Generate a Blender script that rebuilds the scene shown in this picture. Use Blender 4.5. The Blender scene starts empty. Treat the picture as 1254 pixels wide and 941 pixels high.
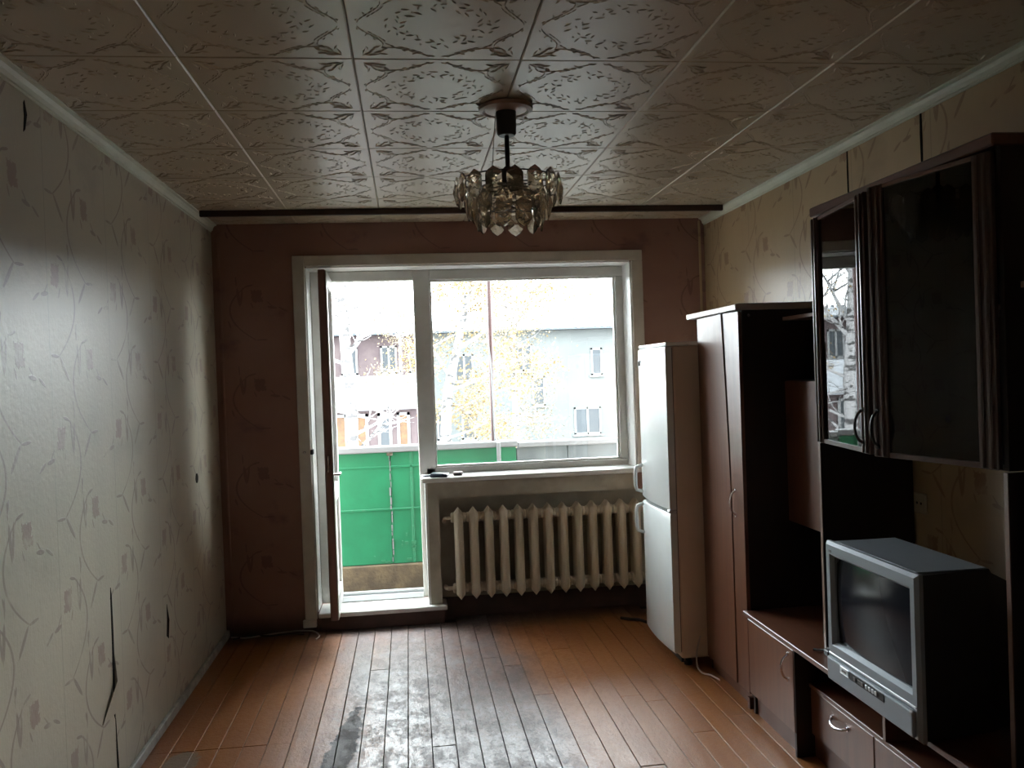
import bpy, bmesh, math, random
from mathutils import Vector, Matrix
R = random.Random(7)
C = bpy.context.scene.collection
SC = bpy.context.scene
pi = math.pi

# ------------------------------------------------------------------ camera
def camera():
    f, yw, pt, rl = 1047.05, .1207, -.0122, -.0353
    fw = Vector((math.sin(yw)*math.cos(pt), math.cos(yw)*math.cos(pt), math.sin(pt)))
    ri = Vector((math.cos(yw), -math.sin(yw), 0)); up = ri.cross(fw)
    r2 = ri*math.cos(rl) + up*math.sin(rl); u2 = -ri*math.sin(rl) + up*math.cos(rl)
    cd = bpy.data.cameras.new('camera'); cd.sensor_fit = 'HORIZONTAL'; cd.sensor_width = 36
    cd.lens = f/1254*36; cd.clip_end = 300; cd.clip_start = .02
    co = bpy.data.objects.new('camera', cd); C.objects.link(co)
    m = Matrix((r2, u2, -fw)).transposed().to_4x4(); m.translation = (1.129, 0, 1.515)
    co.matrix_world = m; SC.camera = co
camera()

# ------------------------------------------------------------------ overcast sky
SKY = 1.0
def world():
    w = bpy.data.worlds.new('overcast_sky'); SC.world = w; w.use_nodes = True
    nt = w.node_tree; nt.nodes.clear()
    o = nt.nodes.new('ShaderNodeOutputWorld'); b = nt.nodes.new('ShaderNodeBackground')
    tc = nt.nodes.new('ShaderNodeTexCoord'); sx = nt.nodes.new('ShaderNodeSeparateXYZ')
    rp = nt.nodes.new('ShaderNodeValToRGB')
    rp.color_ramp.elements[0].position = 0.0; rp.color_ramp.elements[0].color = (.90, .975, 1, 1)
    rp.color_ramp.elements[1].position = .9; rp.color_ramp.elements[1].color = (.84, .95, 1.0, 1)
    nt.links.new(tc.outputs['Generated'], sx.inputs[0]); nt.links.new(sx.outputs[2], rp.inputs[0])
    nt.links.new(rp.outputs[0], b.inputs[0]); b.inputs[1].default_value = SKY
    nt.links.new(b.outputs[0], o.inputs[0])
world()
vs = SC.view_settings
vs.view_transform = 'Standard'; vs.look = 'None'; vs.gamma = 1; vs.use_curve_mapping = False
vs.exposure = 4.75

# ------------------------------------------------------------------ mesh builder
class MB:
    def __init__(s): s.bm = bmesh.new()
    def box(s, x0, x1, y0, y1, z0, z1, bev=0, mat=None):
        vs_ = [s.bm.verts.new(p) for p in ((x0,y0,z0),(x1,y0,z0),(x1,y1,z0),(x0,y1,z0),(x0,y0,z1),(x1,y0,z1),(x1,y1,z1),(x0,y1,z1))]
        fs = [s.bm.faces.new([vs_[i] for i in q]) for q in ((3,2,1,0),(4,5,6,7),(0,1,5,4),(1,2,6,5),(2,3,7,6),(3,0,4,7))]
        if mat is not None: bmesh.ops.transform(s.bm, matrix=mat, verts=vs_)
        if bev:
            es = list({e for f in fs for e in f.edges})
            bmesh.ops.bevel(s.bm, geom=es, offset=bev, segments=1 if bev < .006 else 2, affect='EDGES', profile=.5)
        return s
    def loops(s, loops, cap=True, closed=False):
        rings = [[s.bm.verts.new(p) for p in L] for L in loops]
        n = len(rings[0])
        prs = list(zip(rings, rings[1:])) + ([(rings[-1], rings[0])] if closed else [])
        for a, b in prs:
            for i in range(n):
                j = (i+1) % n
                s.bm.faces.new((a[i], a[j], b[j], b[i]))
        if cap and not closed:
            s.bm.faces.new(rings[0][::-1]); s.bm.faces.new(rings[-1])
        return s
    def tube(s, pts, r, seg=8, cap=True):
        pts = [Vector(p) for p in pts]; rs = r if isinstance(r, (list, tuple)) else [r]*len(pts)
        L = []; prev = None
        for i, p in enumerate(pts):
            t = (pts[min(i+1, len(pts)-1)] - pts[max(i-1, 0)]).normalized()
            a = prev if prev is not None else (Vector((0,0,1)) if abs(t.z) < .9 else Vector((1,0,0)))
            u = (a - t*a.dot(t)).normalized(); prev = u; v = t.cross(u)
            L.append([p + (u*math.cos(2*pi*k/seg) + v*math.sin(2*pi*k/seg))*rs[i] for k in range(seg)])
        return s.loops(L, cap)
    def lathe(s, prof, c=(0,0,0), seg=32, axis='Z'):
        L = []
        for r, z in prof:
            ring = []
            for k in range(seg):
                a = 2*pi*k/seg; x, y = r*math.cos(a), r*math.sin(a)
                p = (x, y, z) if axis == 'Z' else ((z, x, y) if axis == 'X' else (y, z, x))
                ring.append((c[0]+p[0], c[1]+p[1], c[2]+p[2]))
            L.append(ring)
        return s.loops(L)
    def quad(s, *p):
        s.bm.faces.new([s.bm.verts.new(q) for q in p]); return s
    def prism(s, pts, axis, a, b):
        def P(u, v, w): return {'X': (w, u, v), 'Y': (u, w, v), 'Z': (u, v, w)}[axis]
        return s.loops([[P(u, v, a) for u, v in pts], [P(u, v, b) for u, v in pts]])
    def mesh(s, name, mat, smooth=False):
        bmesh.ops.recalc_face_normals(s.bm, faces=s.bm.faces)
        me = bpy.data.meshes.new(name); s.bm.to_mesh(me); s.bm.free()
        if mat: me.materials.append(mat)
        if smooth: me.shade_smooth(); 
        return me
    def build(s, name, mat, parent=None, smooth=False, origin=None):
        o = bpy.data.objects.new(name, s.mesh(name, mat, smooth)); C.objects.link(o)
        if parent is not None: link(o, parent)
        return o

def wloc(p):
    v = Vector(p.location)
    while p.parent: p = p.parent; v += Vector(p.location)
    return v
def link(o, parent):                        # geometry is written in room coordinates: keep it there
    o.parent = parent; o.location = Vector(o.location) - wloc(parent)
def smooth_by_angle(o, ang=40):
    me = o.data
    for p in me.polygons: p.use_smooth = True
    me.set_sharp_from_angle(angle=math.radians(ang))
    return o
def empty(name, loc):
    o = bpy.data.objects.new(name, None); C.objects.link(o); o.location = loc; o.empty_display_size = .1
    return o
def thing(name, loc, label, cat, group=None):
    return tag(empty(name, loc), label, cat, group)
def tag(o, label=None, cat=None, group=None, kind=None):
    if label: o['label'] = label
    if cat: o['category'] = cat
    if group: o['group'] = group
    if kind: o['kind'] = kind
    return o
def struct(o): o['kind'] = 'structure'; return o

# ------------------------------------------------------------------ shader expressions
class X:
    nt = None
    def __init__(s, v): s.v = v
    def _m(op, *a, clamp=False):
        n = X.nt.nodes.new('ShaderNodeMath'); n.operation = op; n.use_clamp = clamp
        for i, q in enumerate(a):
            if isinstance(q, X): X.nt.links.new(q.v, n.inputs[i])
            else: n.inputs[i].default_value = q
        return X(n.outputs[0])
    def __add__(s, o): return X._m('ADD', s, o)
    __radd__ = __add__
    def __sub__(s, o): return X._m('SUBTRACT', s, o)
    def __rsub__(s, o): return X._m('SUBTRACT', o, s)
    def __mul__(s, o): return X._m('MULTIPLY', s, o)
    __rmul__ = __mul__
    def __truediv__(s, o): return X._m('DIVIDE', s, o)
def fmax(a, b): return X._m('MAXIMUM', a, b)
def fmin(a, b): return X._m('MINIMUM', a, b)
def fabs(a): return X._m('ABSOLUTE', a)
def wrap(a, lo, hi): return X._m('WRAP', a, hi, lo)
def sqrt(a): return X._m('SQRT', a)
def sstep(a, lo, hi, t0=0., t1=1.):
    n = X.nt.nodes.new('ShaderNodeMapRange'); n.interpolation_type = 'SMOOTHSTEP'
    X.nt.links.new(a.v, n.inputs[0]); n.inputs[1].default_value = lo; n.inputs[2].default_value = hi
    n.inputs[3].default_value = t0; n.inputs[4].default_value = t1
    return X(n.outputs[0])
def pos():
    g = X.nt.nodes.new('ShaderNodeNewGeometry'); s = X.nt.nodes.new('ShaderNodeSeparateXYZ')
    X.nt.links.new(g.outputs['Position'], s.inputs[0])
    return X(s.outputs[0]), X(s.outputs[1]), X(s.outputs[2])
def vec(x, y, z):
    n = X.nt.nodes.new('ShaderNodeCombineXYZ')
    for i, q in enumerate((x, y, z)):
        if isinstance(q, X): X.nt.links.new(q.v, n.inputs[i])
        else: n.inputs[i].default_value = q
    return X(n.outputs[0])
def noise(v, scale=5, detail=3, rough=.55):
    n = X.nt.nodes.new('ShaderNodeTexNoise'); n.inputs['Scale'].default_value = scale
    n.inputs['Detail'].default_value = detail; n.inputs['Roughness'].default_value = rough
    X.nt.links.new(v.v, n.inputs['Vector']); return X(n.outputs[0])
def rnd():
    n = X.nt.nodes.new('ShaderNodeObjectInfo'); return X(n.outputs['Random'])
def mix(fac, a, b):
    n = X.nt.nodes.new('ShaderNodeMix'); n.data_type = 'RGBA'
    for s_, q in ((0, fac), (6, a), (7, b)):
        if isinstance(q, X): X.nt.links.new(q.v, n.inputs[s_])
        else: n.inputs[s_].default_value = q if s_ == 0 else (*q, 1)
    return X(n.outputs[2])
def bump(h, strength=.3, dist=.002):
    n = X.nt.nodes.new('ShaderNodeBump'); n.inputs['Strength'].default_value = strength
    n.inputs['Distance'].default_value = dist; X.nt.links.new(h.v, n.inputs['Height']); return X(n.outputs[0])
def mat(name, fn=None, col=(.5,.5,.5), rough=.5, spec=.5, metal=0., **kw):
    m = bpy.data.materials.new(name); m.use_nodes = True; nt = m.node_tree
    p = nt.nodes['Principled BSDF']; X.nt = nt
    d = dict(col=col, rough=rough, spec=spec, metal=metal, **kw)
    if fn: d.update(fn())
    for k, i in dict(col='Base Color', rough='Roughness', spec='Specular IOR Level', metal='Metallic', normal='Normal', trans='Transmission Weight',
                     ior='IOR', coat='Coat Weight', coat_rough='Coat Roughness', alpha='Alpha').items():
        if k in d:
            v = d[k]
            if isinstance(v, X): nt.links.new(v.v, p.inputs[i])
            else: p.inputs[i].default_value = (*v, 1) if k == 'col' else v
    return m
def mottled(name, a, b, scale=6, rough=.6, spec=.4, bs=.15, bd=.002, stretch=(1,1,1), lo=.35, hi=.65, detail=4, **kw):
    def fn():
        x, y, z = pos(); v = vec(x*stretch[0], y*stretch[1], z*stretch[2]); n = noise(v, scale, detail)
        d = dict(col=mix(sstep(n, lo, hi), a, b))
        if bs: d['normal'] = bump(noise(v, scale*6, 3), bs, bd)
        return d
    return mat(name, fn, rough=rough, spec=spec, **kw)
def glass(name, tint=(1,1,1), refl=1.0, rough=0.0):
    m = bpy.data.materials.new(name); m.use_nodes = True; nt = m.node_tree; nt.nodes.clear()
    o = nt.nodes.new('ShaderNodeOutputMaterial'); t = nt.nodes.new('ShaderNodeBsdfTransparent'); g = nt.nodes.new('ShaderNodeBsdfGlossy')
    fr = nt.nodes.new('ShaderNodeFresnel'); fr.inputs[0].default_value = 1.5; mx = nt.nodes.new('ShaderNodeMixShader')
    t.inputs[0].default_value = (*tint, 1); g.inputs['Roughness'].default_value = rough; g.inputs['Color'].default_value = (refl,refl,refl,1)
    nt.links.new(fr.outputs[0], mx.inputs[0]); nt.links.new(t.outputs[0], mx.inputs[1]); nt.links.new(g.outputs[0], mx.inputs[2]); nt.links.new(mx.outputs[0], o.inputs[0])
    return m

# ------------------------------------------------------------------ materials
def ell(du, dv, cx, cy, rx, ry, ang):
    c, s = math.cos(ang), math.sin(ang); a = du - cx; b = dv - cy
    p = (a*c + b*s)/rx; q = (b*c - a*s)/ry
    return p*p + q*q
def curve(du, dv, k0, k1, k2, v0, v1, w):           # stem du = k0 + k1 v + k2 v^2 between v0 and v1
    d = fabs(du - (k0 + dv*k1 + dv*dv*k2))
    m = sstep(d, w*.7, w*1.3, 1, 0)
    return m * sstep(dv, v0-.004, v0+.004) * sstep(dv, v1-.004, v1+.004, 1, 0)
def motif(du, dv, jit):
    du = du + jit*.012 - .006
    rag = noise(vec(du*1, dv*1, 0.), 55, 2)
    box = fmax(fabs(du + dv*.15)*(1/.030), fabs(dv)*(1/.034)) + (rag - .5)*1.3
    m1 = sstep(box, .95, 1.1, 1, 0)
    E_ = ((-.106,-.005,.010,.058,.12), (-.088,.0,.0065,.056,-.12), (-.045,.062,.026,.0055,.25), (.085,-.068,.030,.008,-.15), (.150,-.082,.030,.006,-.5),
          (-.050,-.302,.0085,.056,-.72), (.022,-.262,.034,.0055,.05), (-.163,-.165,.006,.022,.3), (-.118,.090,.004,.030,.05), (-.03,-.055,.004,.02,.4))
    e = None
    for q in E_: v = ell(du, dv, *q); e = v if e is None else fmin(e, v)
    m2 = sstep(e, .65, 1.15, 1, 0)
    st = fmax(curve(du, dv, -.124, .8, 4.7, -.262, .06, .0055), curve(du, dv, .03, -.9, 0, -.065, -.035, .004))
    return m1, m2, st
def paper(axis, ground, ground2, flower, leaf, side, rough=.55, tone=None):
    def fn():
        x, y, z = pos(); u = y if axis == 'Y' else x
        jit = noise(vec(u*.8, z*.8, 1.7), 3, 1)
        per, vp = .5555, .531
        uA = wrap(u - 2.668, -per/2, per/2); vA = wrap(z - 1.09 + .11, -vp/2 , vp/2) - .11
        uB = wrap(u - 2.668 - per/2, -per/2, per/2); vB = wrap(z - 1.09 + .11 - vp/2, -vp/2, vp/2) - .11
        a = motif(uA*(1*side), vA, jit); b = motif(uB*(-side), vB, jit)
        m1 = fmax(a[0], b[0]); m2 = fmax(a[1], b[1]); m3 = fmax(a[2], b[2])
        base = mix(sstep(noise(vec(u, z*.35, 0.), 3.2, 4), .35, .7), ground, ground2)
        seam = fabs(wrap(u - 2.884, -per/2, per/2))
        base = mix(sstep(seam, .0012, .004, .55, 0), base, tuple(q*.55 for q in ground))
        strip = fabs(wrap(u - 2.4, -.07, .07)); base = mix(sstep(strip, .0, .01, .18, 0), base, ground2)
        fade = sstep(noise(vec(u, z, 4.), 9, 3), .25, .5)
        c = mix(m3*.85*fade, base, leaf); c = mix(m2*.85*fade, c, leaf); c = mix(m1*.8*fade, c, flower)
        # darker blotches scattered over the paper by noise
        st = noise(vec(u*1., z*1.5, 9.), 2.3, 4); 
        c = mix(sstep(st, .58, .75)*.35, c, tuple(q*.6 for q in ground2))
        emb = noise(vec(u, z, 2.), 46, 2) + noise(vec(u*4., z*.6, 2.), 30, 2)*.5
        return dict(col=c, normal=bump(emb + fmax(m1, m2)*.3, .35, .0025), rough=.40, spec=.62)
    return mat('wallpaper', fn)
M = {}
M['paper'] = paper('Y', (.45,.395,.295), (.40,.35,.265), (.275,.175,.135), (.245,.18,.14), 1)
M['paper_right'] = paper('Y', (.48,.355,.205), (.43,.31,.18), (.26,.14,.075), (.28,.17,.095), -1)
M['paper_rear'] = mottled('plain_paper', (.74,.70,.62), (.70,.66,.58), 3, bs=0)
def backpaper():
    x, y, z = pos(); v = vec(x, z, 0.)
    n = noise(v, 4.5, 4); q = noise(v, 1.6, 3); 
    per, vp = .5555, .531
    uA = wrap(x - .25, -per/2, per/2); vA = wrap(z - 1.5, -vp/2, vp/2)
    a = motif(uA, vA, q)
    c = mix(sstep(q, .35, .65), (.27,.145,.115), (.31,.185,.15))  # same paper on the unlit wall: its dark red tone put into the colour
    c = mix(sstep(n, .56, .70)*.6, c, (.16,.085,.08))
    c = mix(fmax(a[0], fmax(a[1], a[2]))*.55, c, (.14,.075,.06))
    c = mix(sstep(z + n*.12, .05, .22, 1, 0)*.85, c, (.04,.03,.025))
    return dict(col=c, normal=bump(noise(v, 60, 2), .2, .002), rough=.7, spec=.25)
M['paper_window'] = mat('worn_unlit_wallpaper', backpaper)
M['plaster'] = mottled('niche_paint', (.36,.32,.25), (.44,.40,.32), 7, rough=.55)
M['tile'] = mottled('foam_tile', (.46,.375,.26), (.42,.34,.235), 1.3, rough=.35, spec=.8, bs=0)
M['ceil'] = mottled('ceiling_board', (.34,.29,.22), (.28,.23,.18), 3, rough=.7)
M['cornice'] = mottled('cornice_foam', (.66,.70,.60), (.60,.62,.53), 5, rough=.45, bs=.05)
M['tear'] = mat('torn_gap', col=(.012,.010,.008), rough=.9, spec=.1)
M['white'] = mottled('white_paint', (.74,.73,.70), (.66,.64,.60), 5, rough=.32, bs=.06)
M['frame'] = mottled('frame_paint', (.60,.585,.55), (.54,.52,.485), 6, rough=.4, bs=.08)
M['casing'] = mottled('casing_paint', (.62,.57,.51), (.54,.49,.43), 7, rough=.45, bs=.1)
M['sash_brown'] = mottled('sash_brown', (.25,.145,.12), (.19,.105,.09), 9, rough=.45, stretch=(1,1,.15))
M['glass'] = glass('window_glass', (.96,.97,.97))
M['dark_metal'] = mat('dark_metal', col=(.03,.028,.028), rough=.4, metal=.6)
M['chrome'] = mat('chrome_handle', col=(.72,.68,.72), rough=.22, metal=1.)
M['steel'] = mat('threshold_metal', col=(.55,.56,.57), rough=.35, metal=.7)
def planks():
    x, y, z = pos(); r = rnd()
    grain = noise(vec(x*6., y*.45, r*9.), 6, 3, .5)
    c = mix(sstep(grain, .3, .7), (.27,.096,.026), (.30,.112,.030))
    c = mix(r*.45, c, (.235,.074,.024))
    big = noise(vec(x, y*.5, 3.), 1.9, 3)
    fine = noise(vec(x*1.5, y*.9, 6.), 26, 5, .7)
    zone = sstep(fabs(x - 1.20 - (4.4 - y)*.03), .15, .95, 1, 0)
    worn = sstep(zone*.75 + (big - .5)*.75 + (r - .5)*.16 + (fine - .5)*.15, .30, .70)
    c = mix(worn*.85, c, mix(sstep(fine, .4, .6), (.165,.120,.108), (.125,.090,.085)))
    bare = sstep(noise(vec(x*1.6, y*.8, 5.), 7, 5, .7)*.8 + zone*.30 + sstep(y, 4.7, 3.2)*.10 + (fine - .5)*.35, .68, .86)
    c = mix(bare*zone*.6, c, (.31,.275,.26))
    spk = sstep(noise(vec(x*1.2, y*.8, 8.), 34, 4, .7), .62, .70)*zone
    c = mix(spk*.6, c, (.05,.04,.036))
    # one trodden dark patch, a scuffed corner at the left
    p1 = ell(x, y, .80, 3.52, .055, .46, -.10) + (noise(vec(x, y*.6, 2.), 16, 6, .75) - .5)*3.4
    pm_ = sstep(p1, .75, 1.15, 1, 0); c = mix(pm_*.85, c, (.06,.058,.057))
    p2 = sstep(ell(x, y, .17, 3.55, .07, .11, 0) + (fine - .5)*1.5, .8, 1.1, 1, 0); c = mix(p2*.7, c, (.20,.18,.15))
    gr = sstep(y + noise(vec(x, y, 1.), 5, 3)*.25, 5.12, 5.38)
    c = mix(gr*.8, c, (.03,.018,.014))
    sp2 = noise(vec(x*1.3, y*.9, 12.), 75, 3, .7); dull = sstep(noise(vec(x*1.5, y*.8, 14.), 9, 5, .7) + (fine - .5)*.5, .42, .60)
    c = mix(sstep(sp2, .60, .68)*zone*.55, c, (.055,.05,.05)); c = mix(dull*zone*.35, c, (.085,.075,.08))
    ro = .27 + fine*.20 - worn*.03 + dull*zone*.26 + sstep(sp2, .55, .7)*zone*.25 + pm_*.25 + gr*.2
    h = fine*1.5 + sp2*.6 + noise(vec(x*2., y*1.2, r*3.), 60, 3)*.5 + noise(vec(x*4., y*.5, r*3.), 4, 2)*1.0 - spk*.8 - pm_*.4
    return dict(col=c, rough=ro, spec=.44, normal=bump(h, .35, .0045))
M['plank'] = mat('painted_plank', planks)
M['subfloor'] = mat('subfloor', col=(.012,.008,.006), rough=.9)
M['skirt'] = mottled('skirting_paint', (.40,.38,.34), (.26,.25,.23), 14, rough=.5)
def woodfn(a, b, s=1., axis='Z', rough=.33, spec=.5):
    def fn():
        x, y, z = pos(); 
        v = vec(x*8., y*8., z*.6) if axis == 'Z' else vec(x*8., y*.6, z*8.)
        n = noise(v, 3.5, 5, .6)
        return dict(col=mix(sstep(n, .32, .68), a, b), rough=rough, spec=spec)
    return fn
M['wood'] = mat('mahogany_front', woodfn((.150,.056,.027), (.112,.039,.020), rough=.29, spec=.95))
M['wood_h'] = mat('mahogany_board', woodfn((.135,.050,.026), (.10,.035,.019), axis='Y', spec=.7))
M['carcass'] = mat('carcass_unlit', woodfn((.016,.007,.005), (.011,.005,.004), rough=.45), )  # near-black sides: their unlit look is put into the wood colour
M['wood_dark'] = mat('stile_dark', woodfn((.075,.032,.024), (.055,.024,.018), rough=.28, spec=.9))
M['edgeband'] = mat('edge_band', col=(.20,.12,.095), rough=.35)
M['topwhite'] = mat('edge_sheen', col=(.42,.36,.34), rough=.3)  # pale top board edge: its bright reflection is painted as colour
M['smoke'] = glass('smoked_glass', (.16,.17,.19), .95)
M['fridge'] = mottled('fridge_enamel', (.70,.73,.72), (.66,.69,.68), 3, rough=.22, bs=0, spec=.5)
M['fridge_side'] = mottled('fridge_side', (.70,.56,.45), (.66,.53,.42), 3, rough=.4, bs=.05)
M['gasket'] = mat('gasket', col=(.16,.15,.15), rough=.6)
M['rubber'] = mat('black_rubber', col=(.012,.012,.013), rough=.5)
M['tv_silver'] = mottled('tv_silver', (.27,.30,.33), (.25,.28,.31), 4, rough=.38, metal=.2, bs=0)
M['tv_light'] = mat('tv_trim', col=(.62,.65,.68), rough=.3, metal=.3)
M['tv_back'] = mat('tv_back', col=(.020,.017,.017), rough=.55)
M['screen'] = mat('crt_glass', col=(.014,.016,.022), rough=.12, spec=.2)
M['radiator'] = mottled('radiator_paint', (.62,.53,.405), (.54,.455,.34), 9, rough=.42, stretch=(1,1,.3))
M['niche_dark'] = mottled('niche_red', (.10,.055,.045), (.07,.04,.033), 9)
M['crystal'] = mat('amber_crystal', col=(.96,.88,.77), rough=.02, trans=.92, ior=1.45, spec=.7)
M['rose'] = mottled('rose_plastic', (.42,.27,.20), (.37,.235,.175), 8, rough=.4)
M['rail_wood'] = mottled('rail_wood', (.050,.026,.020), (.035,.018,.014), 6, rough=.5)
M['green'] = mottled('green_paint', (.0052,.108,.045), (.0042,.088,.036), 3, rough=.45, bs=.2, bd=.004)
M['green_dark'] = mat('green_seam', col=(.010,.10,.042), rough=.6)
M['panel_grey'] = mottled('grey_sheet', (0.1050,0.1190,0.1204), (0.0700,0.0805,0.0840), 5, rough=.55, stretch=(1,1,.3))
M['concrete'] = mottled('stained_concrete', (0.0825,0.0585,0.0300), (0.0375,0.0255,0.0135), 7, rough=.85, bs=.5, bd=.01)
M['rust'] = mottled('rust_white', (0.1700,0.1650,0.1400), (0.0650,0.0500,0.0300), 30, rough=.8)
M['snow'] = mottled('snow', (0.1512,0.1554,0.1638), (0.1260,0.1302,0.1386), 2, rough=.8, bs=.2, bd=.02)
M['facade'] = mottled('pale_render', (0.0740,0.0780,0.0760), (0.0640,0.0680,0.0672), .5, rough=.9, bs=0)
M['facade_pink'] = mottled('brown_cladding', (0.0567,0.0420,0.0420), (0.0420,0.0294,0.0315), 1.2, rough=.9, bs=0)
M['far_white'] = mat('far_white', col=(0.1248,0.1248,0.1248), rough=.7)
M['far_glass'] = mat('far_glass', col=(.030,.034,.038), rough=.4, spec=.15)
M['far_orange'] = mottled('orange_shutter', (0.0765,0.0383,0.0135), (0.0540,0.0270,0.0113), 6, rough=.7, bs=0)
M['roof_dark'] = mat('roof_edge', col=(0.0420,0.0510,0.0600), rough=.6)
def barkfn():
    x, y, z = pos()
    n = noise(vec(x*3., y*3., z*7.), 2.0, 3, .6)
    return dict(col=mix(sstep(n, .54, .60), (.16,.155,.155), (.02,.018,.018)), rough=.8)
M['birch'] = mat('birch_bark', barkfn)
M['twig'] = mat('pale_twig', col=(0.1350,0.1193,0.1170), rough=.8)
M['leaf'] = mat('yellow_leaf', lambda: dict(col=mix(noise(vec(*pos()), 9, 2), (.135,.085,.022), (.11,.075,.032)), rough=.7))
M['leaf_pale'] = mat('pale_leaf', lambda: dict(col=mix(noise(vec(*pos()), 5, 2), (.115,.088,.045), (.105,.08,.05)), rough=.7))
M['ground'] = mottled('snowy_ground', (0.1500,0.1500,0.1500), (0.0750,0.0650,0.0500), .6, rough=.9, bs=0)
M['pole_red'] = mottled('pole_paint', (0.0660,0.0300,0.0270), (0.0450,0.0240,0.0228), 9, rough=.5)
M['blue_black'] = mat('phone_plastic', col=(.035,.045,.065), rough=.25)
M['pale_pack'] = mat('pink_pack', col=(.62,.50,.50), rough=.5)
M['cable_white'] = mat('cable_white', col=(.46,.40,.36), rough=.5)
M['cable_black'] = mat('cable_black', col=(.015,.013,.012), rough=.5)
M['socket'] = mat('socket_cream', col=(.42,.36,.25), rough=.4)

# ------------------------------------------------------------------ room shell
RW, RH, D = 3.03, 2.465, 5.26
YB = -.75
# floor of planks
fl = struct(MB().box(-.1, RW+.1, YB-.1, D+.135, -.10, -.024).build('floor', M['subfloor']))
n = 31; pw = RW/n
for i in range(n):
    y = YB; first = True
    cuts = []
    if i < 6: cuts = [R.choice([3.66, 3.66, 3.662])]
    else:
        yy = YB + R.uniform(.6, 2.4)
        while yy < 4.7: cuts.append(yy); yy += R.uniform(1.3, 2.8)
    for y0, y1 in zip([YB]+cuts, cuts+[D+.11 if 1.31 < i*pw and (i+1)*pw < 2.63 else D-.004]):
        dz = R.uniform(-.0015, .0008)
        MB().box(i*pw+.0016, (i+1)*pw-.0016, y0+.0012, y1-.0012, -.024, dz, bev=.0013).build('plank', M['plank'], fl)
# ceiling of embossed foam tiles
ce = struct(MB().box(-.1, RW+.1, YB-.1, D+.05, RH+.004, RH+.1).build('ceiling', M['ceil']))
def lens(b, x, y, a, l, w, h):
    c, s = math.cos(a), math.sin(a)
    def P(u, v, z): return b.bm.verts.new((x+u*c-v*s, y+u*s+v*c, -z))
    t0, t1, s0, s1, k0, k1 = P(-l/2,0,0), P(l/2,0,0), P(0,-w/2,0), P(0,w/2,0), P(-l*.18,0,h), P(l*.18,0,h)
    for q in ((t0,k0,s0),(s0,k0,k1),(s0,k1,t1),(t1,k1,s1),(s1,k1,k0),(s1,k0,t0)): b.bm.faces.new(q)
def tile_mesh():
    b = MB(); e = .2488; rr = random.Random(3)
    b.loops([[(-e,-e,.004),(e,-e,.004),(e,e,.004),(-e,e,.004)], [(-e,-e,-.0005),(e,-e,-.0005),(e,e,-.0005),(-e,e,-.0005)],
             [(-e+.0035,-e+.0035,-.004),(e-.0035,-e+.0035,-.004),(e-.0035,e-.0035,-.004),(-e+.0035,e-.0035,-.004)]])
    t = MB()
    for r, k, sg in ((.100, 17, .75), (.122, 21, -.55), (.144, 22, .6)):
        for i in range(k):
            a = 2*pi*i/k + rr.uniform(-.09, .09); q = r*(1 + .06*math.cos(4*a)) + rr.uniform(-.006, .006)
            lens(t, q*math.cos(a), q*math.sin(a), a + pi/2 + sg + rr.uniform(-.5, .5), rr.uniform(.017, .033), rr.uniform(.0055, .0085), .0028)
    for k in range(4):
        ca, sa = math.cos(k*pi/2), math.sin(k*pi/2)
        def put(u, v, a, l, w, h): lens(t, u*ca - v*sa, u*sa + v*ca, a + k*pi/2, l, w, h)
        def d(u): return -.2488 + .024 + .066*math.sin(pi*min(abs(u), .21)/.28)**2
        for sg in (-1, 1):
            N = 8
            for i in range(N):                                   # garland stroke, thick in the middle
                u = sg*(.012 + .150*(i+.5)/N); du = .150/N
                a = math.atan2(d(u+.008)-d(u-.008), .016)
                put(u, d(u), a, du*1.5, .0035 + .004*math.sin(pi*(i+.5)/N), .0026)
            for i in range(4):                                   # second, shorter stroke beside it
                u = sg*(.045 + .070*(i+.5)/4); a = math.atan2(d(u+.008)-d(u-.008), .016)
                put(u, d(u)+.012, a, .024, .0048, .0022)
            for u, dv, da, l in ((.03,-.008,.5,.016), (.07,-.012,-.4,.02), (.10,-.010,.6,.018), (.135,.013,.7,.024), (.155,-.012,-.5,.024)):
                put(sg*u, d(u)+dv, sg*da, l, .0055, .0024)
        for j, (u, v, a, l) in enumerate(((-.205,-.205,pi/4,.05),(-.19,-.215,.2,.045),(-.215,-.19,1.3,.045),(-.178,-.19,.6,.04),(-.19,-.172,1.05,.04),(-.165,-.205,-.2,.03),(-.207,-.160,1.9,.032),(-.155,-.178,.9,.03),(-.17,-.155,.4,.028))):
            put(u, v, a, l, .0075, .0034)
    for v in t.bm.verts: v.co.z -= .0039
    me = bpy.data.meshes.new('t'); t.bm.to_mesh(me); t.bm.free(); b.bm.from_mesh(me); bpy.data.meshes.remove(me)
    return b.mesh('ceiling_tile', M['tile'])
tm = tile_mesh()
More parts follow.
